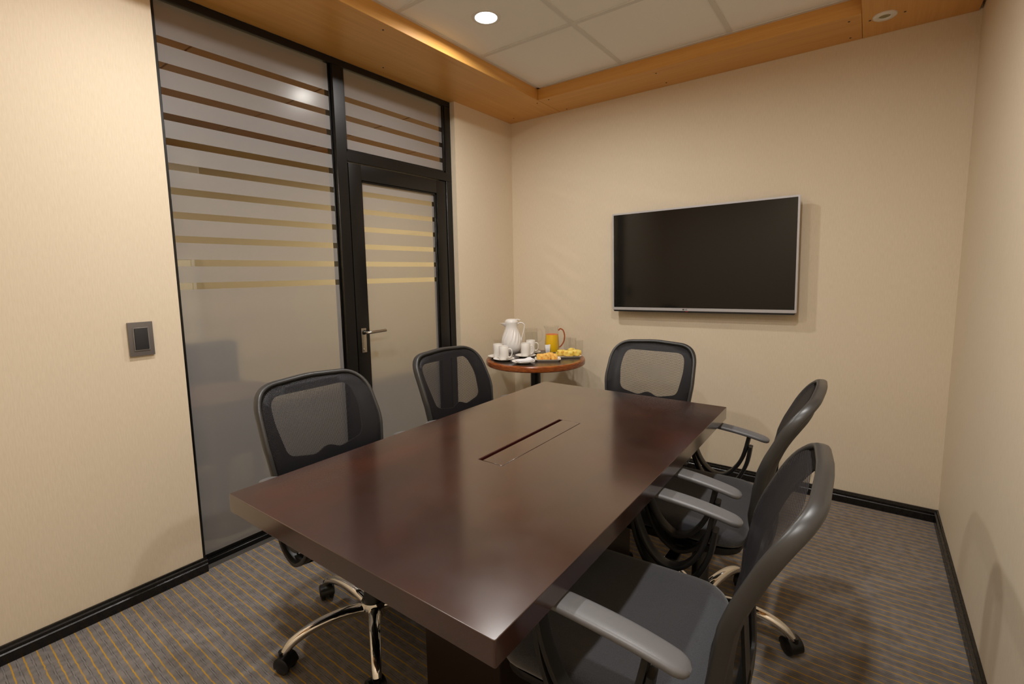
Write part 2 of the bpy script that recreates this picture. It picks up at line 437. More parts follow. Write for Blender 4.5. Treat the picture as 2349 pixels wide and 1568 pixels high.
XE = [SL, 1.066, 1.676, SR]; YE = [-SB, -.907, -1.517, -2.127, -2.737, YF + SB]
LIGHTS = [(.76, -1.215), (.76, -2.43), (1.955, -1.82), (1.955, -3.04)]
for i in range(3):
    for j in range(5):
        link('ceiling_tile', boxes('ceiling_tile', [(XE[i] + .003, XE[i + 1] - .003, YE[j + 1] + .003, YE[j] - .003, HC + .004, HC + .02)], tile_m), None, ceil)
hb = .012
for x in XE[1:3]: link('grid_bar', boxes('grid_bar', [(x - hb, x + hb, YF + SB, -SB, HC, HC + .004)], bar_m), None, ceil)
for y in YE[1:5]: link('grid_bar', boxes('grid_bar', [(SL, SR, y - hb, y + hb, HC - .0006, HC + .0036)], bar_m), None, ceil)
for nm, b in (('edge_bar', (SL, SL + .02, YF + SB, -SB)), ('edge_bar', (SR - .02, SR, YF + SB, -SB)), ('edge_bar', (SL, SR, -SB - .02, -SB)), ('edge_bar', (SL, SR, YF + SB, YF + SB + .02))):
    link(nm, boxes(nm, [(*b, HC - .0012, HC + .003)], bar_m), None, ceil)

# ---- black framed glass: fixed light, transom and door
FX0, FX1 = -.10, XG
GX = -.062
BANDS = [(2.273 - .1003 * k + .0145, 2.273 - .1003 * k - .0145) for k in range(11)]
def frosting(parent, y0, y1, z0, z1, last):
    """film bands on the room face of a pane, leaving clear slots between them"""
    top = z1
    for hi, lo in BANDS:
        if hi > z1 - .004 or lo < z0 + .004: continue
        if top - hi > .004: link('frosted_band', boxes('frosted_band', [(GX + .0035, GX + .0045, y0, y1, hi, top)], frost), None, parent)
        top = lo
    nm = 'frosted_panel' if last else 'frosted_band'
    link(nm, boxes(nm, [(GX + .0035, GX + .0045, y0, y1, z0, top)], frost), None, parent)
w1 = struct(empty('window_1', (0, 0, 0)), 'tall fixed glass panel with frosted horizontal bands beside the door', 'window')
MY0, MY1 = -1.556, -1.478                    # mullion between glass and door
link('frame_head', boxes('frame_head', [(FX0, FX1, JL, JR, 2.428, HS)], black_al, .002, 1), None, w1)
link('frame_sill', boxes('frame_sill', [(FX0, FX1, JL, MY0, 0, .022), (FX0 + .004, FX1 - .022, JL, MY0, .022, .04)], black_al, .002, 1), None, w1)
link('frame_jamb', boxes('frame_jamb', [(FX0, FX1, JL, JL + .024, .04, 2.428)], black_al, .002, 1), None, w1)
link('mullion', boxes('mullion', [(FX0, FX1 + .004, MY0 + .012, MY1, 0, 2.428), (FX0, FX1 - .02, MY0, MY0 + .012, 0.04, 2.428)], black_al, .002, 1), None, w1)
link('glass_pane', boxes('glass_pane', [(GX - .004, GX + .003, JL + .02, MY0 + .006, .04, 2.432)], pane_m), None, w1)
frosting(w1, JL + .026, MY0 - .003, .042, 2.425, True)
w2 = struct(empty('window_2', (0, 0, 0)), 'small frosted banded transom pane above the glass door', 'window')
DY0, DY1 = -1.474, -.716                     # door leaf
TR0, TR1 = 1.935, 1.992                      # transom bar
link('transom_bar', boxes('transom_bar', [(FX0, FX1 + .002, MY1, JR - .012, TR0, TR1)], black_al, .002, 1), None, w2)
link('frame_jamb', boxes('frame_jamb', [(FX0, FX1, -.70, JR, 0, 2.428)], black_al, .002, 1), None, w2)
link('glazing_bead', boxes('glazing_bead', [(GX + .004, FX1 - .006, MY1, MY1 + .012, TR1, 2.428), (GX + .004, FX1 - .006, -.712, -.70, TR1, 2.428), (GX + .004, FX1 - .006, MY1, -.70, TR1, TR1 + .012)], black_al, .001, 1), None, w2)
link('glass_pane', boxes('glass_pane', [(GX - .004, GX + .003, MY1 - .004, -.696, TR1 - .002, 2.432)], pane_m), None, w2)
frosting(w2, MY1 + .014, -.714, TR1 + .013, 2.426, False)
d1 = struct(empty('door_1', (0, 0, 0)), 'black framed glass door with frosted panel and lever handle', 'door')
DX0, DX1 = -.088, XG + .004
ST = .082; DT = 1.929
for nm, b in (('door_stile', (DX0, DX1, DY0, DY0 + ST, .012, DT)), ('door_stile', (DX0, DX1, DY1 - ST, DY1, .012, DT)), ('door_rail', (DX0, DX1 - .0004, DY0 + ST, DY1 - ST, DT - .085, DT)), ('door_rail', (DX0, DX1 - .0004, DY0 + ST, DY1 - ST, .012, .115))):
    link(nm, boxes(nm, [b], black_al, .003, 2), None, d1)
gb = .011
for b in ((DY0 + ST, DY0 + ST + gb, .115, DT - .085), (DY1 - ST - gb, DY1 - ST, .115, DT - .085), (DY0 + ST, DY1 - ST, DT - .085 - gb, DT - .085), (DY0 + ST, DY1 - ST, .115, .115 + gb)):
    link('glazing_bead', boxes('glazing_bead', [(GX, DX1 - .01, *b)], black_al, .001, 1), None, d1)
link('glass_pane', boxes('glass_pane', [(GX - .004, GX + .003, DY0 + ST - .004, DY1 - ST + .004, .11, DT - .08)], pane_m), None, d1)
frosting(d1, DY0 + ST + .011, DY1 - ST - .011, .126, DT - .085 - gb, True)
link('frame_stop', boxes('frame_stop', [(FX0, FX1 - .012, -.716, -.70, 0, 1.935), (FX0, FX1 - .012, MY1, DY0, 0, 1.935)], gasket), None, d1)
struct(link('trim_5', boxes('trim_5', [(FX0, FX1 + .01, MY1, JR, 0, .010)], black_al)), 'low black threshold strip under the glass door', 'threshold')
hy = DY0 + .040
hd = link('handle', boxes('handle', [(DX1, DX1 + .009, hy - .0165, hy + .0165, .855, 1.0)], steel, .004, 3), None, d1)
hd['label'] = 'brushed steel lever handle on a long back plate'
link('lever', tube('lever', [(DX1 + .008, hy, .975), (DX1 + .034, hy, .975), (DX1 + .05, hy + .012, .975), (DX1 + .052, hy + .05, .976), (DX1 + .05, hy + .125, .977)], .0085, steel, 5, 10), None, hd)
kc = link('key_cylinder', lathe('key_cylinder', [(0, .010), (.0085, .010), (.0095, .008), (.0095, 0)], steel, 16), None, hd, loc=(DX1 + .004, hy, .873))
kc.rotation_euler = (0, PI / 2, 0)
lr = link('lever_rose', lathe('lever_rose', [(0, .012), (.012, .012), (.0135, .010), (.0135, 0)], dark_met, 16), None, hd, loc=(DX1 + .004, hy, .975))
lr.rotation_euler = (0, PI / 2, 0)

# ---- corridor beyond the glass
CXW = -2.6
struct(link('floor_corridor', boxes('floor_corridor', [(CXW, -.0, -5.2, 2.2, -.05, -.002)], corr_floor)), 'corridor floor beyond the frosted glass', 'floor')
struct(link('wall_corridor', boxes('wall_corridor', [(CXW - .1, CXW, -5.2, 2.2, 0, 2.7), (CXW, -.12, 2.1, 2.2, 0, 2.7), (CXW, -.12, -5.2, -5.1, 0, 2.7)], corr_wall)), 'pale corridor wall seen through the clear glass slots', 'wall')
cc = struct(link('ceiling_corridor', boxes('ceiling_corridor', [(CXW, -.12, -5.1, 2.1, 2.62, 2.7)], corr_ceil)), 'brown wood corridor ceiling seen through the clear slots', 'ceiling')
for k in range(9):
    yk = -5.1 + k * .8
    link('ceiling_panel', boxes('ceiling_panel', [(CXW, -.125, yk + .004, yk + .792, 2.60, 2.622)], corr_ceil), None, cc)
bd = tag(empty('wall_board', (CXW, -2.1, 0)), 'bright white board on the corridor wall behind the glass bands', 'board')
link('board_face', boxes('board_face', [(.004, .02, -.74, .74, .7, 1.47)], board_m), None, bd)
link('board_frame', boxes('board_frame', [(.001, .028, -.76, -.74, .68, 1.49), (.001, .028, .74, .76, .68, 1.49), (.001, .028, -.74, .74, .68, .70), (.001, .028, -.74, .74, 1.47, 1.49)], white_pl), None, bd)
ac = tag(empty('air_conditioner', (CXW, -1.75, 2.12)), 'white wall air conditioner high in the corridor behind the glass', 'air conditioner')
link('housing', boxes('housing', [(.002, .20, -.45, .45, 0, .28)], white_pl, .03, 4), None, ac)
link('outlet_flap', boxes('outlet_flap', [(.10, .207, -.40, .40, .012, .05)], silver, .006, 2), None, ac)
rt = tag(empty('corridor_table', (-.44, -2.09, 0)), 'round wooden pedestal table blurred behind the frosted glass', 'table')
link('table_top', lathe('table_top', [(0, .665), (.275, .665), (.28, .67), (.28, .695), (.275, .70), (0, .70)], corr_top, 40), None, rt)
link('pole', lathe('pole', [(0, .02), (.035, .02), (.035, .665), (0, .665)], dark_met, 20), None, rt)
link('base', lathe('base', [(0, 0), (.22, 0), (.22, .008), (.05, .03), (0, .03)], dark_met, 32), None, rt)
ac2 = tag(empty('armchair', (-.98, -1.94, 0)), 'dark upholstered armchair blurred behind the frosted glass', 'chair')
link('seat', boxes('seat', [(-.26, .22, -.23, .23, .2, .44)], dark_fab, .05, 4), None, ac2)
link('backrest', boxes('backrest', [(-.30, -.16, -.20, .30, .3, .88)], dark_fab, .06, 4), None, ac2)
for s in (-1, 1):
    link('armrest', boxes('armrest', [(-.28, .2, s * .27 - .04, s * .27 + .04, .2, .6)], dark_fab, .04, 4), None, ac2)
    for fx in (-.26, .2): link('leg', boxes('leg', [(fx - .02, fx + .02, s * .2 - .02, s * .2 + .02, 0, .2)], dark_met), None, ac2)

# ---- downlights
RING = lathe('trim_ring', [(.054, .004), (.054, -.002), (.060, -.004), (.070, -.002), (.072, .0005), (.072, .003)], white_pl, 40)
LENS = lathe('lens', [(0, -.0006), (.0545, -.0006), (.0545, .002)], lens_m, 40)
def downlight(x, y, z, label, watts, col, group):
    o = tag(empty('ceiling_downlight', (x, y, z)), label, 'ceiling light', group)
    link('trim_ring', RING, None, o); link('lens', LENS, None, o)
    ld = bpy.data.lights.new('lamp', 'AREA'); ld.shape = 'DISK'; ld.size = .09; ld.energy = watts; ld.color = col; ld.spread = math.radians(172)
    lo = bpy.data.objects.new('lamp', ld); C.objects.link(lo); lo.parent = o; lo.location = (0, 0, -.004)
    return o
LB = ['bright round recessed downlight in the ceiling tile near the glass wall', 'round recessed downlight over the light switch end of the room', 'round recessed downlight above the right-hand office chairs', 'round recessed downlight above the viewer']
for (x, y), lb in zip(LIGHTS, LB): downlight(x, y, HC + .004, lb, LAMP_W, LAMP_COL, 'ceiling downlights in the meeting room')
for (x, y), lb in zip([(-1.5, -4.2), (-.85, .95)], ['large round corridor ceiling light left of the glass panel', 'large round corridor ceiling light beyond the glass door']):
    o = downlight(x, y, 2.60, lb, CORR_W, (1, .86, .66), 'corridor downlights'); o.scale = (3.2, 3.2, 1)

# ---- small white fixture on the soffit
sp = tag(empty('recessed_spotlight', (2.326, -.217, HS)), 'small unlit white round spotlight in the wooden soffit corner', 'spotlight')
link('trim_ring', lathe('trim_ring', [(.022, .004), (.022, -.004), (.026, -.008), (.040, -.009), (.046, -.005), (.047, 0), (.047, .0015)], white_pl, 32), None, sp)
link('lens', lathe('lens', [(0, -.004), (.0225, -.003), (.0225, .002)], mat('unlit_spot_lens', (140, 130, 88), .3), 24), None, sp)

# ---- light switch
sw = tag(empty('light_switch', (0, -2.503, 1.068)), 'grey rectangular light switch with dark rocker on the left wall', 'switch')
link('cover_plate', boxes('cover_plate', [(.0005, .010, -.041, .041, -.067, .067)], sw_plate, .0015, 2), None, sw)
link('rim', boxes('rim', [(.0098, .013, -.026, .026, -.046, -.042), (.0098, .013, -.026, .026, .042, .046), (.0098, .013, -.026, -.022, -.042, .042), (.0098, .013, .022, .026, -.042, .042)], sw_rim, .0008, 1), None, sw)
link('rocker', boxes('rocker', [(.008, .0145, -.0215, .0215, -.0415, .0415)], sw_rock, .002, 2), None, sw)

# ---- television
tv = tag(empty('television', (1.460, -.0, 1.374)), 'large flat black television with silver bezel on the wall', 'television')
tv.rotation_euler = (0, math.radians(-.75), 0)
hw, hh = .5535, .3235; YT = -.082
link('rear_housing', boxes('rear_housing', [(-hw + .004, hw - .004, YT + .008, YT + .028, -hh + .004, hh - .004), (-.40, .40, YT + .02, -.036, -.24, .14)], blk_pl, .003, 2), None, tv)
bz = .0105
link('bezel', plate('bezel', fillet([(-hw, -hh), (hw, -hh), (hw, hh), (-hw, hh)], .008, 4), [[(-hw + bz, -hh + .018), (hw - bz, -hh + .018), (hw - bz, hh - bz), (-hw + bz, hh - bz)]], lambda a, b: (a, YT, b), silver, (0, .012, 0), 2.0, True), None, tv)
link('screen', boxes('screen', [(-hw + bz - .001, hw - bz + .001, YT + .003, YT + .010, -hh + .017, hh - bz + .001)], scr), None, tv)
link('wall_bracket', boxes('wall_bracket', [(-.2, .2, -.04, -.001, -.12, .1)], dark_met), None, tv)
link('indicator', boxes('indicator', [(-.058, -.042, YT + .0028, YT + .0042, -hh - .006, -hh - .001)], red_m), None, tv)
link('lower_trim', plate('lower_trim', fillet([(-hw + .012, -hh - .011), (hw - .012, -hh - .011), (hw - .002, -hh + .002), (-hw + .002, -hh + .002)], .004, 3), [], lambda a, b: (a, YT + .004, b), blk_pl, (0, .012, 0), 2.0, False), None, tv)
tc = bpy.data.curves.new('logo_text', 'FONT'); tc.body = 'LG'; tc.size = .013; tc.align_x = 'LEFT'; tc.align_y = 'CENTER'; tc.extrude = .0003
to = bpy.data.objects.new('tmp_text', tc); C.objects.link(to); dg = bpy.context.evaluated_depsgraph_get()
tm = bpy.data.meshes.new_from_object(to.evaluated_get(dg)); bpy.data.objects.remove(to); tm.materials.clear(); tm.materials.append(logo_m)
lg = link('maker_logo', tm, None, tv); lg.rotation_euler = (PI / 2, 0, 0); lg.location = (-.062, YT - .0004, -hh + .009)
em = lathe('maker_emblem', [(0, .0008), (.0052, .0008), (.0052, 0)], logo_m, 20); eo = link('maker_emblem', em, None, tv); eo.rotation_euler = (PI / 2, 0, 0); eo.location = (-.070, YT, -hh + .009)

# ------------------------------------------------------------------ conference table
T = tag(empty('conference_table', (1.444, -1.850, 0), math.radians(.364)), 'dark espresso wooden conference table with a cable hatch', 'table')
TX, TY, TZ, TT = .447, .7735, .74, .049
HX0, HX1, HY0, HY1 = -.050, .043, -.228, .254
me = plate('table_top', fillet([(-TX, -TY), (TX, -TY), (TX, TY), (-TX, TY)], .004, 2), [[(HX0, HY0), (HX1, HY0), (HX1, HY1), (HX0, HY1)]], lambda a, b: (a, b, TZ), esp, (0, 0, -TT), .3, False)
to = link('table_top', me, None, T)
bv = to.modifiers.new('bevel', 'BEVEL'); bv.width = .0025; bv.segments = 3; bv.limit_method = 'ANGLE'; bv.angle_limit = math.radians(50)
link('cable_hatch', boxes('cable_hatch', [(HX0 + .017, HX1 - .0012, HY0 + .0012, HY1 - .0012, TZ - .022, TZ + .0002)], esp, .0008, 1), None, T)
link('cable_tray', boxes('cable_tray', [(HX0 + .0005, HX1 - .0005, HY0 + .0005, HY1 - .0005, TZ - .07, TZ - .03), (HX0 + .0004, HX0 + .002, HY0 + .001, HY1 - .001, TZ - .03, TZ - .001)], esp_in), None, T)
link('pedestal', boxes('pedestal', [(-.145, .145, -.385, .50, .012, TZ - TT)], esp_base, .003, 1), None, T)
link('plinth', boxes('plinth', [(-.138, .138, -.378, .493, 0, .012)], blk_pl), None, T)

# ------------------------------------------------------------------ office chair (faces +x, origin under its column)
def lerp(tab, z):
    z = max(tab[0][0], min(tab[-1][0], z)); n = len(tab)
    for i in range(n - 1):
        if z <= tab[i + 1][0]: break
    x0, y0 = tab[i]; x1, y1 = tab[i + 1]; h = x1 - x0; t = (z - x0) / h
    def slope(k):
        a = tab[max(k - 1, 0)]; b = tab[min(k + 1, n - 1)]; return (b[1] - a[1]) / (b[0] - a[0])
    m0, m1 = slope(i) * h, slope(i + 1) * h
    return (2 * t ** 3 - 3 * t ** 2 + 1) * y0 + (t ** 3 - 2 * t ** 2 + t) * m0 + (3 * t ** 2 - 2 * t ** 3) * y1 + (t ** 3 - t ** 2) * m1
RIM = [(.34, -.206), (.42, -.202), (.50, -.193), (.56, -.188), (.62, -.190), (.68, -.205), (.74, -.225), (.80, -.252), (.86, -.287), (.92, -.335)]
DEPZ = [(.36, .022), (.55, .026), (.70, .031), (.80, .038), (.92, .050)]
OUT = fillet([(-.165, .365), (.165, .365), (.214, .54), (.236, .72), (.226, .908), (0, .922), (-.226, .908), (-.236, .72), (-.214, .54)], [.07, .07, .2, .3, .115, .6, .115, .3, .2], 9)
UPO = fillet([(-.158, .662), (-.052, .640), (0, .664), (.052, .640), (.158, .662), (.177, .78), (.166, .868), (-.166, .868), (-.177, .78)], [.045, .05, .05, .05, .045, .2, .05, .05, .2], 6)
LOL = fillet([(.030, .425), (.115, .425), (.150, .54), (.138, .606), (.070, .606), (.030, .572)], [.02, .03, .05, .03, .03, .02], 4)
LOR = [(-a, b) for a, b in reversed(LOL)]
def shell_map(a, b):
    d = min(dist_poly((a, b), OUT), .10) / .10
    return (lerp(RIM, b) - .004 - lerp(DEPZ, b) * (1 - (1 - d) ** 2.2), a * (1 - .012 * (1 - d)), b)
def mesh_map(a, b):
    d = min(dist_poly((a, b), OUT), .14) / .14
    return (lerp(RIM, b) + .004 - .014 * (1 - (1 - d) ** 2), a, b)
CH = {}
CH['back_shell'] = plate('back_shell', OUT, [UPO, LOL, LOR], shell_map, plast, (-.007, 0, 0), .024, True, False, 60)
INN = [(a * .965, .644 + (b - .644) * .965) for a, b in OUT]
CH['mesh_panel'] = plate('mesh_panel', INN, [], mesh_map, mesh_m, (-.0009, 0, 0), .026, True, True, 80)
bm = bmesh.new(); path = [Vector((lerp(RIM, b) - .012, a, b)) for a, b in OUT]
clean = [p for i, p in enumerate(path) if (p - path[i - 1]).length > .002]
sweep_into(bm, clean, .0085, .0155, (1, 0, 0), 12, True, 2.6)
# sections are laid so that the deep side runs front to back
CH['back_rim'] = fin(bm, 'back_rim', rim_pl, True, 60)
def rr_ring(hx, hy, r, n=6, cx=0):
    return [(x + cx, y) for x, y in fillet([(-hx, -hy), (hx, -hy), (hx, hy), (-hx, hy)], r, n)]
def cushion(name, rings, m, zf=None, cx=0, hx=.225, hy=.24, r=.10):
    bm = bmesh.new(); R = []
    for inset, z in rings:
        pts = rr_ring(hx - inset, hy - inset, max(r - inset * .6, .02), 6, cx)
        R.append([bm.verts.new((x, y, z + (zf(x, y) if zf else 0))) for x, y in pts])
    for a, b in zip(R, R[1:]):
        for i in range(len(a)):
            j = (i + 1) % len(a); bm.faces.new((a[i], a[j], b[j], b[i]))
    bm.faces.new(R[0][::-1]); bm.faces.new(R[-1])
    return fin(bm, name, m, True, 60)
def seatz(x, y): return -.35 * max(0, x - .15) ** 1.5 + .02 * (abs(y) / .24) ** 3
CH['seat'] = cushion('seat', [(.02, .408), (.006, .414), (0, .426), (0, .440), (.004, .452), (.014, .461), (.03, .466), (.06, .469), (.11, .468), (.17, .466), (.20, .466)], fab, seatz, .050)
CH['seat_pan'] = cushion('seat_pan', [(.07, .372), (.03, .378), (.012, .392), (.012, .411)], blk_pl, lambda x, y: .6 * seatz(x, y), .050)
def arm_pad():
    path = smooth_path([(.160, 0, .666), (.10, 0, .668), (.02, 0, .6635), (-.06, 0, .655), (-.13, 0, .643), (-.176, 0, .631)], 5)
    n = len(path); w = []; h = []
    for i in range(n):
        t = i / (n - 1); w.append(.026 + .004 * math.sin(t * PI)); h.append(.009)
    w[-1] *= .35; w[-2] *= .72; w[-3] *= .9; h[-1] *= .5; h[-2] *= .85; w[0] *= .7; w[1] *= .92
    bm = bmesh.new(); sweep_into(bm, path, w, h, (0, 0, 1), 16, False, 3.2); return fin(bm, 'arm_pad', armp, True, 50)
CH['arm_pad'] = arm_pad()
def strap(name, pts, w0, th, m):
    path = smooth_path(pts, 5); bm = bmesh.new(); sweep_into(bm, path, w0, th, (0, 1, 0), 10, False, 3.5)
    return fin(bm, name, m, True, 50)
# up = y: first half size lies in the loop's plane, second across it
CH['arm_loop'] = strap('arm_loop', [(.118, 0, .66), (.108, 0, .585), (.075, 0, .505), (.03, 0, .462), (-.012, 0, .460), (-.052, 0, .492), (-.086, 0, .555), (-.108, 0, .655)], .0075, .019, plast)
CH['arm_loop_outer'] = strap('arm_loop_outer', [(.120, 0, .60), (.106, 0, .525), (.072, 0, .452), (.022, 0, .412), (-.018, 0, .412), (-.062, 0, .445), (-.098, 0, .520), (-.112, 0, .60)], .0075, .019, plast)
bm = bmesh.new(); sweep_into(bm, [Vector((0, 0, 0)), Vector((0, -.05, -.008)), Vector((0, -.13, -.012))], .03, .010, (0, 0, 1), 10, False, 3.5)
CH['arm_bracket'] = fin(bm, 'arm_bracket', blk_pl, True, 50)
bm = bmesh.new(); bmesh.ops.create_icosphere(bm, subdivisions=2, radius=1)
for v_ in bm.verts: v_.co = Vector((v_.co.x * .0022, v_.co.y * .0042, v_.co.z * .0075))
CH['screw_cap'] = fin(bm, 'screw_cap', dark_met, True)
CAPS = [Vector(shell_map(a, b)) + Vector((-.0075, 0, 0)) for a, b in ((.207, .84), (-.207, .84), (.198, .665), (-.198, .665))]
CH['mechanism'] = boxes('mechanism', [(-.13, .11, -.075, .075, .325, .385)], blk_pl, .012, 3)
CH['back_bracket'] = tube('back_bracket', [(-.10, 0, .352), (-.16, 0, .350), (-.198, 0, .358), (-.222, 0, .385), (-.226, 0, .43)], .011, blk_pl, 6, 12, .036, (0, 1, 0), False, 4)
CH['height_lever'] = tube('height_lever', [(.03, .07, .36), (.03, .16, .358), (.032, .22, .352)], .006, blk_pl, 4, 8, None, (0, 0, 1))
CH['lever_paddle'] = boxes('lever_paddle', [(.012, .052, .205, .262, .342, .358)], blk_pl, .007, 3)
CH['gas_column'] = lathe('gas_column', [(0, .06), (.036, .06), (.038, .09), (.034, .15), (.030, .155), (.030, .25), (.026, .255), (.026, .34), (0, .34)], blk_pl, 24)
CH['base_hub'] = lathe('base_hub', [(0, .062), (.040, .062), (.050, .075), (.050, .108), (.042, .122), (0, .122)], chrome, 32)
CH['base_leg'] = tube('base_leg', [(.035, 0, .096), (.10, 0, .109), (.17, 0, .112), (.235, 0, .103), (.283, 0, .083), (.308, 0, .058)], [.024, .022, .020, .018, .0165, .014], chrome, 6, 14, [.017, .0165, .0155, .0145, .0135, .012], (0, 0, 1), False, 2.6)
def caster_mesh():
    bm = bmesh.new()
    prof = [(-.028, .0), (-.028, .0255), (-.024, .031), (.024, .031), (.028, .0255), (.028, .0)]
    n = 14; R = []
    for i in range(n + 1):
        a = math.radians(-20 + 200 * i / n)
        R.append([bm.verts.new((-.012 + math.cos(a) * r, y, .030 + math.sin(a) * r)) for y, r in prof])
    for a, b in zip(R, R[1:]):
        for k in range(5): bm.faces.new((a[k], a[k + 1], b[k + 1], b[k]))
    sweep_into(bm, [Vector((0, 0, .04)), Vector((0, 0, .068))], .0125, .0125, (1, 0, 0), 14)
    return fin(bm, 'caster', rubber, True, 40)
CH['caster'] = caster_mesh()
CH['wheel'] = lathe('wheel', [(0, -.009), (.020, -.009), (.026, -.006), (.0275, 0), (.026, .006), (.020, .009), (0, .009)], rubber, 24)
def chair(x, y, yaw, base, label, lift=0.0):
    o = tag(empty('office_chair', (x, y, 0), math.radians(yaw)), label, 'chair', 'mesh back office chairs around the conference table')
    for k in ('seat', 'seat_pan', 'mechanism', 'gas_column', 'base_hub', 'back_shell', 'mesh_panel', 'back_rim', 'back_bracket'): link(k, CH[k], None, o, loc=(0, 0, 0 if k == 'base_hub' else lift))
    for p in CAPS: link('screw_cap', CH['screw_cap'], None, o, loc=(p.x, p.y, p.z + lift))
    hl = link('height_lever', CH['height_lever'], None, o, loc=(0, 0, lift)); link('lever_paddle', CH['lever_paddle'], None, hl)
    for s in (-1, 1):
        p = link('arm_pad', CH['arm_pad'], None, o, loc=(0, s * .276, lift))
        q = link('arm_loop', CH['arm_loop'], None, o, loc=(0, s * .274, lift)); link('outer_loop', CH['arm_loop_outer'], None, q)
        b = link('arm_bracket', CH['arm_bracket'], None, q, loc=(0.0, 0, .412))
        if s < 0: b.rotation_euler = (0, 0, PI)
    for k in range(5):
        a = math.radians(base - yaw + 72 * k)
        link('base_leg', CH['base_leg'], None, o, rz=a)
        cs = link('caster', CH['caster'], None, o, loc=(.312 * math.cos(a), .312 * math.sin(a), 0), rz=a + random.uniform(-1.3, 1.3))
        for s in (-1, 1):
            w = link('wheel', CH['wheel'], None, cs, loc=(-.012, s * .0165, .0275)); w.rotation_euler = (PI / 2, 0, 0)
    return o
chair(.920, -2.140, 0, 180, 'black mesh office chair nearest the light switch, left of the table')
chair(.920, -1.405, 0, 160, 'black mesh office chair in front of the glass door')
chair(1.403, -.935, -90, 0, 'black mesh office chair at the far end of the table below the television')
chair(1.885, -1.405, 181, 1, 'black mesh office chair on the right side farther from the viewer', .011)
chair(1.940, -2.130, 183, 0, 'black mesh office chair nearest the viewer, at the table corner', .011)

# ------------------------------------------------------------------ refreshment table and what stands on it
RX, RY, RZ_, RR = .525, -.472, .73, .335
R_ = tag(empty('side_table', (RX, RY, 0)), 'small round side table with orange wood rim and black pole', 'table')
link('table_rim', lathe('table_rim', [(RR - .03, .692), (RR - .006, .692), (RR, .698), (RR + .001, .712), (RR, .724), (RR - .006, .7295), (RR - .028, .7298), (RR - .028, .70)], rim_m, 64), None, R_)
link('table_top', lathe('table_top', [(0, .694), (RR - .028, .694), (RR - .028, RZ_), (0, RZ_)], rtop_m, 64), None, R_)
link('pole', lathe('pole', [(0, .02), (.034, .02), (.034, .694), (0, .694)], dark_met, 28), None, R_)
link('base_plate', lathe('base_plate', [(0, 0), (.2, 0), (.2, .010), (.19, .014), (.06, .026), (0, .026)], dark_met, 40), None, R_)
TOP = RZ_ + .0002
# ray from the camera through photo pixel (u, v) to the table top gives where things stand
MC = cam.matrix_world
def spot(u, v, z=TOP):
    d = MC.to_3x3() @ Vector(((u - 1174.5 - 12.1) / 1100.3646, -(v - 784 + 32.29) / 1100.3646, -1)); o = MC.translation
    t = (z - o.z) / d.z; return o.x + d.x * t, o.y + d.y * t
VIEW = math.atan2(MC.translation.y - RY, MC.translation.x - RX)      # direction from the table to the viewer
SIDE = VIEW + PI / 2                                                 # to the right in the picture
# thermal pitcher with swirled flutes
px, py = spot(1174, 806)
pt = tag(empty('thermal_pitcher', (px, py, TOP), SIDE), 'white fluted thermal pitcher with a lid at the back of side table', 'pitcher')
def flute(r, z, a, k):
    w = max(0, min(1, (z - .055) / .03)) * max(0, min(1, (.178 - z) / .03)); tw = (.18 - z) * 9
    return r * (1 + .04 * w * math.cos(16 * (a + tw * .55))), 0, 0
prof = [(0, .003), (.055, .003), (.058, 0), (.061, .004), (.066, .012), (.072, .03), (.0745, .05), (.074, .07), (.071, .09), (.066, .11), (.060, .128), (.054, .146), (.049, .162), (.046, .176), (.0455, .186), (.0465, .20), (.048, .211), (.046, .212), (0, .211)]
fine = []
for (a, b), (c2, d2) in zip(prof, prof[1:]):
    for t in (0, .5): fine.append((a + (c2 - a) * t, b + (d2 - b) * t))
fine.append(prof[-1])
link('body', lathe('body', fine, pitch_m, 96, True, flute, 60), None, pt)
bm = bmesh.new(); sweep_into(bm, smooth_path([(-.028, 0, .178), (-.045, 0, .190), (-.066, 0, .204), (-.082, 0, .2095)], 4), [.030, .029, .028, .027, .026, .025, .023, .021, .019, .016, .012, .009, .005], [.022, .021, .020, .019, .017, .014, .012, .009, .007, .005, .004, .0035, .003], (0, 1, 0), 14)
bm2 = bm
sp_me = fin(bm, 'spout', pitch_m, True, 60)
bm = bmesh.new(); ring = []
for t, x, z0, hwid in ((0, -.036, .168, .030), (.3, -.050, .181, .026), (.6, -.064, .194, .018), (.85, -.078, .204, .010), (1, -.088, .2105, .003)):
    row = []
    for k in range(9):
        a = PI * k / 8; row.append(bm.verts.new((x + .012 * math.sin(a) * (1 - t), -hwid * math.cos(a), .2115 - (.2115 - z0) * math.sin(a))))
    ring.append(row)
for a, b in zip(ring, ring[1:]):
    for k in range(8): bm.faces.new((a[k], a[k + 1], b[k + 1], b[k]))
    bm.faces.new((a[8], a[0], b[0], b[8]))
bm.faces.new(ring[0][::-1]); bm.faces.new(ring[-1])
link('spout', fin(bm, 'spout', pitch_m, True, 60), None, pt)
link('handle', tube('handle', [(.044, 0, .198), (.058, 0, .212), (.078, 0, .212), (.094, 0, .198), (.094, 0, .17), (.086, 0, .135), (.076, 0, .10), (.073, 0, .075)], .0045, pitch_m, 6, 10, .008, (0, 1, 0)), None, pt)
ld_ = link('lid', lathe('lid', [(.047, .2115), (.049, .2155), (.047, .225), (.041, .235), (.030, .241), (.014, .243), (0, .243)], pitch_m, 64, True, lambda r, z, a, k: (r * (1 + (.012 * math.cos(20 * a) if .216 < z < .238 else 0)), 0, 0)), None, pt)
link('thumb_lever', tube('thumb_lever', [(.034, 0, .236), (.048, 0, .238), (.060, 0, .232), (.066, 0, .236)], .004, pitch_m, 4, 8, .009, (0, 1, 0)), None, ld_)
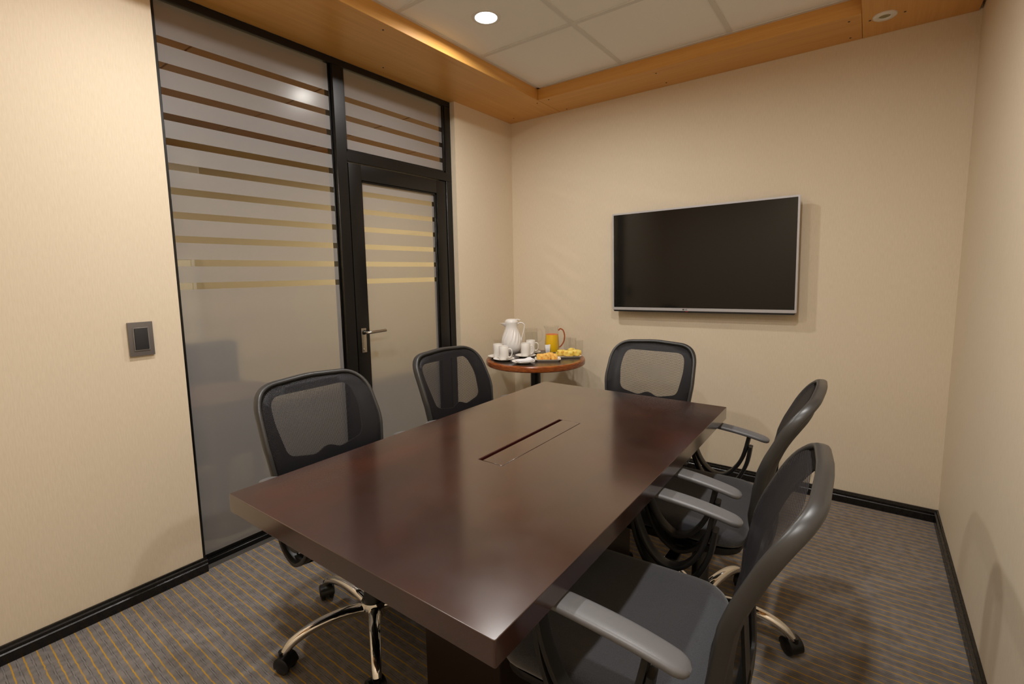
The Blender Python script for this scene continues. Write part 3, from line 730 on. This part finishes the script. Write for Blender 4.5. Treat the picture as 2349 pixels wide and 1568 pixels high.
# mugs, saucers and spoons
MUG = lathe('cup_body', [(0, .002), (.026, .002), (.027, 0), (.0295, .003), (.0315, .012), (.0325, .05), (.0328, .090), (.0318, .0915), (.0305, .090), (.0300, .012), (0, .008)], porc, 40)
MUGH = tube('handle', [(.031, 0, .072), (.044, 0, .074), (.054, 0, .064), (.056, 0, .046), (.050, 0, .026), (.038, 0, .019), (.0305, 0, .021)], .0035, porc, 5, 8, .0055, (0, 1, 0))
SAUC = lathe('saucer', [(0, .003), (.036, .003), (.038, 0), (.042, .002), (.060, .010), (.070, .0145), (.071, .0158), (.069, .016), (.058, .0125), (.040, .006), (0, .005)], porc, 48)
SPOON_H = tube('spoon_handle', [(0, 0, 0), (.03, 0, .0012), (.07, 0, .004), (.10, 0, .006)], [.0018, .0022, .003, .0042], steel, 4, 8, .0011, (0, 0, 1))
SPOON_B = lathe('spoon_bowl', [(0, -.003), (.006, -.002), (.010, .0005), (.0105, .0014), (.0095, .001), (0, -.0014)], steel, 20)
mugs = [(1145.5, 820, 'white coffee mug on the leftmost saucer, partly behind another mug'), (1157.5, 826, 'white coffee mug nearest the table edge on the left'),
        (1207.5, 818, 'white coffee mug in the middle, behind the napkin plate'), (1217, 810, 'white coffee mug farthest back, in front of the water jug')]
soff = [(-9, 0), (-5, .5), (-5, 1), (2, 1)]
for (u, v, lb), (du, dv) in zip(mugs, soff):
    sx_, sy_ = spot(u + du * .3, v + .5)
    s_ = tag(link('saucer', SAUC, None, None, loc=(sx_, sy_, TOP)), lb.replace('white coffee mug', 'white saucer under the mug') if False else None, None)
    tag(s_, {0: 'white saucer at the far left edge of the side table', 1: 'white saucer at the front left of the side table', 2: 'white saucer half hidden by the napkin plate', 3: 'white saucer at the back in front of the water jug'}[mugs.index((u, v, lb))], 'saucer', 'saucers under the coffee mugs')
    o = tag(empty('coffee_mug', (sx_, sy_, TOP + .0052), SIDE + random.uniform(-.25, .05)), lb, 'mug', 'white coffee mugs on the side table')
    link('cup_body', MUG, None, o); link('handle', MUGH, None, o)
    a = SIDE + .35
    q = tag(empty('teaspoon', (sx_ + .045 * math.cos(a), sy_ + .045 * math.sin(a), TOP + .0125), a + .9), {0: 'small steel teaspoon on the far left saucer', 1: 'small steel teaspoon on the front left saucer', 2: 'small steel teaspoon on the saucer behind the napkin', 3: 'small steel teaspoon on the saucer by the water jug'}[mugs.index((u, v, lb))], 'spoon', 'teaspoons on saucers')
    q.rotation_euler = (0, -.02, a + .9)
    link('spoon_handle', SPOON_H, None, q, loc=(-.045, 0, .001)); b = link('spoon_bowl', SPOON_B, None, q, loc=(-.052, 0, .002)); b.scale = (1.4, .9, 1)
# napkin plate
nx, ny = spot(1201, 832.5)
tag(link('napkin_plate', SAUC, None, None, loc=(nx, ny, TOP)), 'white small plate holding a folded napkin at the table front', 'plate').scale = (1.06, 1.06, 1.0)
def napkin_mesh():
    bm = bmesh.new(); n = 8
    for layer, (z0, rotz, sx, sy) in enumerate(((0, 0, .052, .040), (.003, .12, .050, .038), (.006, -.1, .049, .036))):
        G = []
        for i in range(n + 1):
            r = []
            for j in range(n + 1):
                x = (i / n * 2 - 1) * sx; y = (j / n * 2 - 1) * sy; z = z0 + .003 * math.sin(x * 60 + layer) * math.cos(y * 40) + .010 * max(0, x / sx) ** 2
                r.append((x * math.cos(rotz) - y * math.sin(rotz), x * math.sin(rotz) + y * math.cos(rotz), z))
            G.append(r)
        A = [[bm.verts.new(q) for q in r] for r in G]; B = [[bm.verts.new((q[0], q[1], q[2] - .0016)) for q in r] for r in G]
        for i in range(n):
            for j in range(n):
                bm.faces.new((A[i][j], A[i + 1][j], A[i + 1][j + 1], A[i][j + 1])); bm.faces.new((B[i][j], B[i][j + 1], B[i + 1][j + 1], B[i + 1][j]))
        for i in range(n):
            for (P, Q) in (((i, 0), (i + 1, 0)), ((i + 1, n), (i, n)), ((0, i + 1), (0, i)), ((n, i), (n, i + 1))):
                bm.faces.new((A[Q[0]][Q[1]], A[P[0]][P[1]], B[P[0]][P[1]], B[Q[0]][Q[1]]))
    return fin(bm, 'napkin', napk, True, 60)
tag(link('napkin', napkin_mesh(), None, None, loc=(nx + .006, ny + .006, TOP + .0165), rz=SIDE + .45), 'folded white paper napkin on the small front plate', 'napkin')
# two rectangular platters
def platter(u, v, name, label, hx, hy, rz):
    x, y = spot(u, v)
    bm = bmesh.new(); R = []
    for (f, z) in ((.80, 0), (.84, .0015), (1.0, .013), (1.012, .0145), (.985, .0142), (.81, .0045), (.0, .0042)):
        if f == 0: R.append(None); continue
        R.append([bm.verts.new((hx * a * f if f < 1.005 else hx * a * f, hy * b * f, z)) for a, b in fillet([(-1, -1), (1, -1), (1, 1), (-1, 1)], .12, 3)])
    R = [r for r in R if r]
    for a, b in zip(R, R[1:]):
        for i in range(len(a)):
            j = (i + 1) % len(a); bm.faces.new((a[i], a[j], b[j], b[i]))
    bm.faces.new(R[0][::-1]); bm.faces.new(R[-1])
    o = link('platter', fin(bm, name, porc, True, 30), None, None, loc=(x, y, TOP), rz=rz)
    return tag(o, label, 'plate', 'white rectangular platters of pastry'), x, y
PA, pax, pay = platter(1256.5, 826, 'platter', 'white rectangular platter of square pastries at table front', .084, .054, SIDE)
PB, pbx, pby = platter(1304, 818.5, 'platter', 'white rectangular platter of cheese rolls on the right', .080, .056, SIDE + .12)
def blob(name, sx, sy, sz, m, seed, p=3.0):
    rnd = random.Random(seed); bm = bmesh.new(); bmesh.ops.create_icosphere(bm, subdivisions=3, radius=1)
    ph = [rnd.uniform(0, 6) for _ in range(6)]
    for v_ in bm.verts:
        c0 = v_.co; k = (abs(c0.x) ** p + abs(c0.y) ** p + abs(c0.z) ** p) ** (-1 / p)
        w = 1 + .05 * math.sin(5 * c0.x + ph[0]) * math.cos(4 * c0.y + ph[1]) + .03 * math.sin(9 * c0.z + ph[2] + 6 * c0.x)
        v_.co = Vector((c0.x * k * sx * w, c0.y * k * sy * w, (c0.z * k * w + 1) * sz))
    return fin(bm, name, m, True, 70)
def on(x, y, ang, du, dv):   # du to the right, dv away from the viewer
    return x + du * math.cos(SIDE) - dv * math.cos(VIEW), y + du * math.sin(SIDE) - dv * math.sin(VIEW)
pl = [(-.050, -.006, .024, .022, .020, 'golden square pastry at the left end of the front platter'), (-.008, -.012, .026, .022, .0225, 'golden square pastry in the middle of the front platter'), (.042, -.004, .024, .024, .020, 'golden square pastry at the right end of the front platter'), (.016, .036, .024, .018, .021, 'golden pastry lying behind the others on the front platter')]
for i, (du, dv, a, b, c0, lb) in enumerate(pl):
    x, y = on(pax, pay, 0, du, dv)
    o = tag(link('pastry', blob('pastry', a, b, c0, past_a, i, 4), None, None, loc=(x, y, TOP + .0046), rz=SIDE + random.uniform(-.4, .4)), lb, 'pastry', 'square pastries on the front platter')
def roll_mesh(seed):
    rnd = random.Random(seed); prof = []
    n = 14
    for i in range(n + 1):
        t = i / n; r = .021 * (.75 + .3 * math.sin(PI * t)) * (1 + .05 * math.sin(9 * t + seed)); prof.append((r, -.034 + .068 * t))
    prof = [(0, -.030), (.010, -.030)] + prof + [(.010, .030), (0, .030)]
    return lathe('cheese_roll', prof, past_b, 24, True, lambda r, z, a, k: (r * (1 + .06 * math.sin(3 * a + seed) + .03 * math.sin(7 * a + 60 * z)), 0, 0), 60)
pr_ = [(-.048, .02, .024, 1.2, 'pale cheese roll at the left of the right platter'), (.0, -.016, .025, .5, 'cheese roll with its yellow cut end facing the viewer'), (.052, .004, .025, .2, 'browned cheese roll at the right end of the platter'), (.020, .034, .030, 2.0, 'yellow cheese roll lying at the back of the platter')]
for i, (du, dv, dz, rz, lb) in enumerate(pr_):
    x, y = on(pbx, pby, 0, du, dv)
    o = tag(empty('cheese_roll', (x, y, TOP + .004 + dz), 0), lb, 'pastry', 'cheese rolls on the right platter')
    b = link('crust', roll_mesh(i), None, o); f = link('filling', lathe('filling', [(0, .0312), (.012, .0312), (.0125, .028), (0, .028)], past_c, 16), None, o); g = link('filling', f.data, None, o); g.scale = (1, 1, -1)
    o.rotation_euler = (PI / 2, 0, (SIDE if i != 1 else VIEW + .9) + PI / 2 + rz * .4)
# juice jug
jx, jy = spot(1266.5, 808)
J = tag(empty('juice_jug', (jx, jy, TOP), SIDE), 'clear glass jug full of orange juice on the side table', 'jug')
def lip(r, z, a, k):
    w = max(0, (z - .165) / .03); d = max(0, math.cos(a - PI)) ** 8
    return r * (1 + .28 * w * d), 0, 0
link('glass_body', lathe('glass_body', [(0, .0), (.050, .0), (.0525, .003), (.0525, .04), (.051, .08), (.0485, .12), (.046, .150), (.0455, .17), (.047, .186), (.049, .1925), (.0475, .193), (.044, .17), (.0445, .150), (.047, .12), (.0495, .08), (.051, .04), (.050, .010), (0, .009)], ware_m, 48, True, lip), None, J)
link('juice', lathe('juice', [(0, .0095), (.0485, .0105), (.0500, .04), (.0485, .08), (.0462, .115), (.0445, .132), (0, .132)], juice_m, 40), None, J)
link('juice_foam', lathe('juice_foam', [(.0443, .132), (.0438, .1335), (0, .1335)], foam_m, 40), None, J)
link('handle', tube('handle', [(.046, 0, .160), (.060, 0, .172), (.080, 0, .160), (.090, 0, .125), (.086, 0, .085), (.070, 0, .055), (.053, 0, .038)], .0048, mat('amber_glass_handle', (206, 110, 60), .08, Transmission_Weight=.6), 6, 10), None, J)
# water jug behind
wx, wy = spot(1219, 801)
Wj = tag(empty('water_jug', (wx, wy, TOP), SIDE), 'clear glass water jug behind the white mugs', 'jug')
link('glass_body', lathe('glass_body', [(0, 0), (.046, 0), (.048, .003), (.048, .06), (.047, .12), (.046, .155), (.0475, .160), (.046, .161), (.0445, .12), (.0455, .06), (.0455, .008), (0, .007)], ware_m, 40), None, Wj)
link('water', lathe('water', [(0, .0075), (.045, .0085), (.045, .06), (.0442, .128), (0, .128)], water_m, 40), None, Wj)
link('handle', tube('handle', [(.046, 0, .140), (.060, 0, .152), (.078, 0, .140), (.084, 0, .105), (.074, 0, .07), (.047, 0, .052)], .0042, ware_m, 6, 10), None, Wj)
# tumblers
TUM = lathe('tumbler', [(0, 0), (.023, 0), (.0245, .003), (.027, .05), (.0285, .100), (.0278, .1008), (.0270, .100), (.0255, .05), (.0225, .010), (0, .009)], ware_m, 32)
tl = [(1328.5, 812.5, 'clear drinking glass at the right edge behind the cheese rolls'), (1313, 806.5, 'clear drinking glass between the juice jug and the right edge'), (1301, 804, 'clear drinking glass just right of the juice jug handle')]
for u, v, lb in tl:
    x, y = spot(u, v); tag(link('tumbler', TUM, None, None, loc=(x, y, TOP)), lb, 'glass', 'clear tumblers on the side table')
# sugar cup with sachets
ux, uy = spot(1256.5, 814)
tag(link('sugar_cup', lathe('sugar_cup', [(0, 0), (.019, 0), (.0205, .002), (.024, .05), (.0235, .0505), (.0225, .05), (.019, .006), (0, .005)], ware_m, 28), None, None, loc=(ux, uy, TOP)), 'small glass cup holding white sugar sachets', 'cup')
for i in range(4):
    dxp = (i - 1.5) * .0052
    bm = bmesh.new(); G = []
    for k in range(7):
        z = .008 + .062 * k / 6; hwid = .0125 + .006 * k / 6; b = .0016 * math.sin(PI * k / 6) + .0005
        G.append([bm.verts.new(q) for q in ((-hwid, b, z), (hwid, b, z + .002 * i), (hwid, -b, z + .002 * i), (-hwid, -b, z))])
    for a, b in zip(G, G[1:]):
        for k in range(4): bm.faces.new((a[k], a[(k + 1) % 4], b[(k + 1) % 4], b[k]))
    bm.faces.new(G[0][::-1]); bm.faces.new(G[-1])
    me_ = fin(bm, 'sugar_sachet', napk)
    o = tag(link('sugar_sachet', me_, None, None, loc=(ux + dxp * math.cos(VIEW), uy + dxp * math.sin(VIEW), TOP + .001), rz=SIDE), 'white paper sugar sachet standing in the small glass cup', 'sachet', 'sugar sachets in the glass cup')
    if i == 3:
        o['label'] = 'white sugar sachet with dark print, at the front of the cup'
        for xx in (-.005, .004): link('print', boxes('print', [(xx, xx + .0016, .0022, .0026, .012, .034)] if False else [(xx, xx + .0016, -.0026, -.0022, .012, .034)], ink), None, o)
print('scene built', len(bpy.data.objects))
